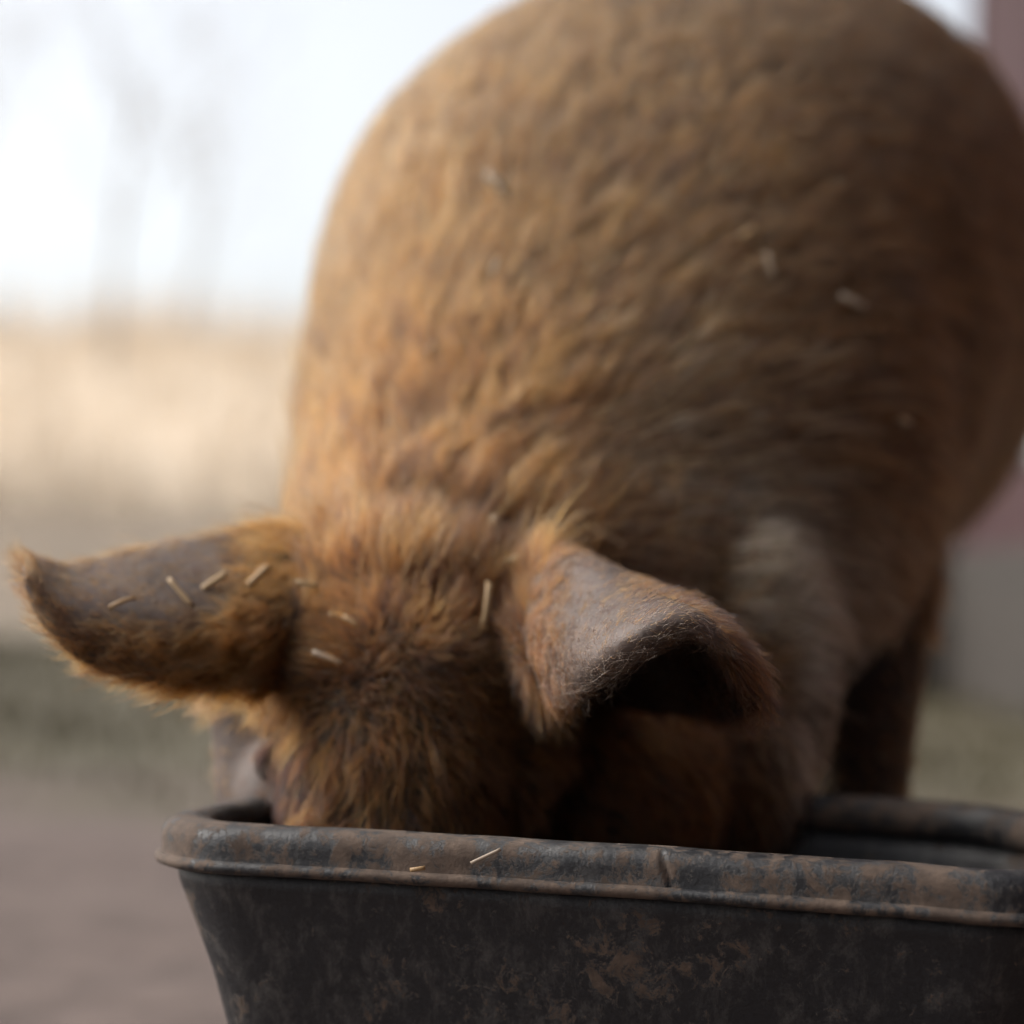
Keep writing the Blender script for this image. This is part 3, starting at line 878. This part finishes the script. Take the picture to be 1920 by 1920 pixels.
colr = palette(pos, 0.5 + 0.4 * big + 0.8 * tipf, 0.10 + 0.6 * tip0 + 0.25 * big * (w_ == 0), 0.50 - 0.45 * big + 0.4 * (w_ == 1) * (1 - big), NE)
colr = colr * (1 + 0.7 * big * (w_ == 0))[:, None] * np.array((0.95, 0.75, 0.55)) * (1 - 0.55 * tipf)[:, None]
hairs(pos, nn, outw, ln, 0.75 - 0.5 * big + 0.5 * tipf, 7, rd, colr, 'ear_hair', cvar=0.3, clump=0.009, clump_amt=0.35, grav=0.1, wav=0.5, jitter=0.5)

# --- long fine hairs on the rolled margin of the folded ear, and a standing fringe along its edge
ei2 = ei[(e_w[eidx[ei]] == 1) & (e_t[eidx[ei]] < 0.40) & (e_s[eidx[ei]] > 0.2)]
N2 = 1300
tt2 = e_t[eidx[ei2]]
pk, pos, nn = sample(ei2, N2, 0.25 + np.exp(-((tt2 - 0.15) / 0.09) ** 2))
ks = eidx[pk]
fringe = np.exp(-((e_t[ks] - 0.27) / 0.07) ** 2)
dirn = e_al[ks] * rng.choice([-0.5, 1.0, 1.0], N2)[:, None] + rng.normal(0, 0.7, (N2, 3)) + np.array((0, 0, 1.0)) * (fringe[:, None] * 1.2 - 0.5)
hairs(pos, nn, dirn, (0.016 - 0.008 * fringe) * rng.uniform(0.5, 1.4, N2), 0.45 + 0.9 * fringe, 8, np.full(N2, 0.00007) * rng.uniform(0.8, 1.3, N2),
      np.array((0.075, 0.045, 0.03)) * rng.uniform(0.4, 2.2, (N2, 1)), 'ear_margin_hair', clump=0.003, clump_amt=0.0, wav=1.1, jitter=0.4, grav=0.0, cvar=0.3, tip=0.4)

# ------------------------------------------------------------------ chopped straw caught on the pig and the rim
bvh = BVHTree.FromPolygons([Vector(c) for c in co], [tuple(t) for t in tri])
def straw_mesh(L, r, bend):
    n = 8; v, f = [], []
    segs = 7
    for i in range(segs):
        t = i / (segs - 1) - 0.5
        z = bend * L * (0.25 - t * t)
        for j in range(n):
            a = 2 * math.pi * j / n
            v.append((t * L, math.cos(a) * r * 1.25, math.sin(a) * r * 0.75 + z))
    for i in range(segs - 1):
        for j in range(n):
            a = i * n + j; b = i * n + (j + 1) % n
            f.append((a, b, b + n, a + n))
    # hollow ends
    f.append(tuple(range(n))[::-1]); f.append(tuple(range((segs - 1) * n, segs * n)))
    return mesh('straw_piece', v, f)
def straw(x0, y0, x1, y1, rpx, label, group, lift, hitd=None, bend=0.05):
    mx, my = (x0 + x1) / 2, (y0 + y1) / 2
    def hit(px, py):
        r = ray(px, py).normalized()
        if hitd is None:
            h = bvh.ray_cast(CAM, r)
            if h[0] is not None: return h[0], h[1]
        else:
            return hitd(px, py)
        return None, None
    m, n = hit(mx, my)
    if m is None: return
    if n.dot(ray(mx, my)) > 0: n = -n
    # ends on the tangent plane
    def onplane(px, py):
        r = ray(px, py)
        t = (m - CAM).dot(n) / r.dot(n)
        return CAM + r * t
    n2 = (n + -ray(mx, my).normalized() * 0.8).normalized(); n = n2
    a, b = onplane(x0, y0), onplane(x1, y1)
    L = (b - a).length; X = (b - a).normalized(); Z = n; Yv = Z.cross(X).normalized()
    o = link('straw_piece', straw_mesh(L, rpx * (m - CAM).length / PX, bend), M_straw)
    M = Matrix((X, Yv, Z)).transposed().to_4x4(); M.translation = (a + b) / 2 + n * lift
    o.matrix_world = M
    tag(o, label, 'straw', group)
ST = [
 (316, 1090, 360, 1142, 5.0, 'long grey-white straw lying across the outstretched ear', None, .004),
 (380, 1110, 423, 1082, 6.5, 'short thick tan straw on the outstretched ear beside the grey-white one', None, .005),
 (462, 1112, 500, 1076, 6.5, 'short yellow straw nearest the root of the outstretched ear', None, .012),
 (205, 1144, 254, 1126, 4.0, 'thin brownish straw towards the tip of the outstretched ear', None, .004),
 (625, 1160, 652, 1166, 4.5, 'bent pale straw scrap on the forehead between the ears, first half', None, .013),
 (650, 1164, 678, 1182, 4.0, 'bent pale straw scrap on the forehead between the ears, second half', None, .013),
 (900, 1104, 888, 1192, 6.0, 'upright pale straw in the hair beside the folded ear', None, .022),
 (918, 985, 934, 1060, 6.5, 'upright straw stuck in the neck hair above the forehead', None, .025),
 (1012, 1032, 1068, 1018, 6.0, 'tan straw flake on the root of the folded ear', None, .012),
 (1078, 985, 1168, 1035, 3.5, 'long thin straw along the back edge of the folded ear', None, .012),
 (1105, 1036, 1120, 1008, 4.5, 'tiny straw stub crossing the long thin straw on the folded ear', None, .012),
 (548, 1104, 590, 1114, 5.5, 'dull straw half buried in hair at the root of the outstretched ear', None, .014),
 (596, 1228, 650, 1250, 5.0, 'brown straw in the fur under the root of the outstretched ear', None, .016),
 (966, 1070, 990, 1060, 5.0, 'small tan straw crumb in the hair at the root of the folded ear', None, .016),
 (800, 690, 820, 655, 5.5, 'pale straw crumb on the nape of the neck', None, .013),
 (926, 525, 938, 495, 5.5, 'pale straw crumb high on the shoulders above the nape', None, .013),
 (918, 336, 950, 372, 8.0, 'greyish flake on the upper back', None, .013),
 (1566, 562, 1614, 588, 6.5, 'long pale straw on the flank', None, .013),
 (1432, 486, 1444, 528, 6.0, 'upright pale straw crumb on the ribs', None, .013),
 (1386, 456, 1408, 440, 5.0, 'small tilted straw crumb on the ribs above the upright one', None, .013),
 (1672, 790, 1694, 800, 8.0, 'blunt pale crumb low on the shaded shoulder', None, .013),
]
for (a, b, c, d, r, lab, grp, lf) in ST:
    straw(a, b, c, d, r * random.uniform(0.5, 0.95), lab, grp, lf * 0.75, bend=random.uniform(-0.35, 0.45))
def rimhit(px, py):
    r = ray(px, py)
    q = tub_pt(0, -HD - 0.0142, 0); n = -ay
    t = (q - CAM).dot(n) / r.dot(n)
    return CAM + r * t, n.copy()
straw(884, 1618, 940, 1592, 2.6, 'thin pale straw stuck to the rim of the black tub', None, 0.0022, rimhit)
straw(772, 1630, 800, 1626, 3.2, 'short straw crumb caught on the lip under the tub rim', None, 0.005, rimhit, 0.5)
print('hair done', nvp, nt_)
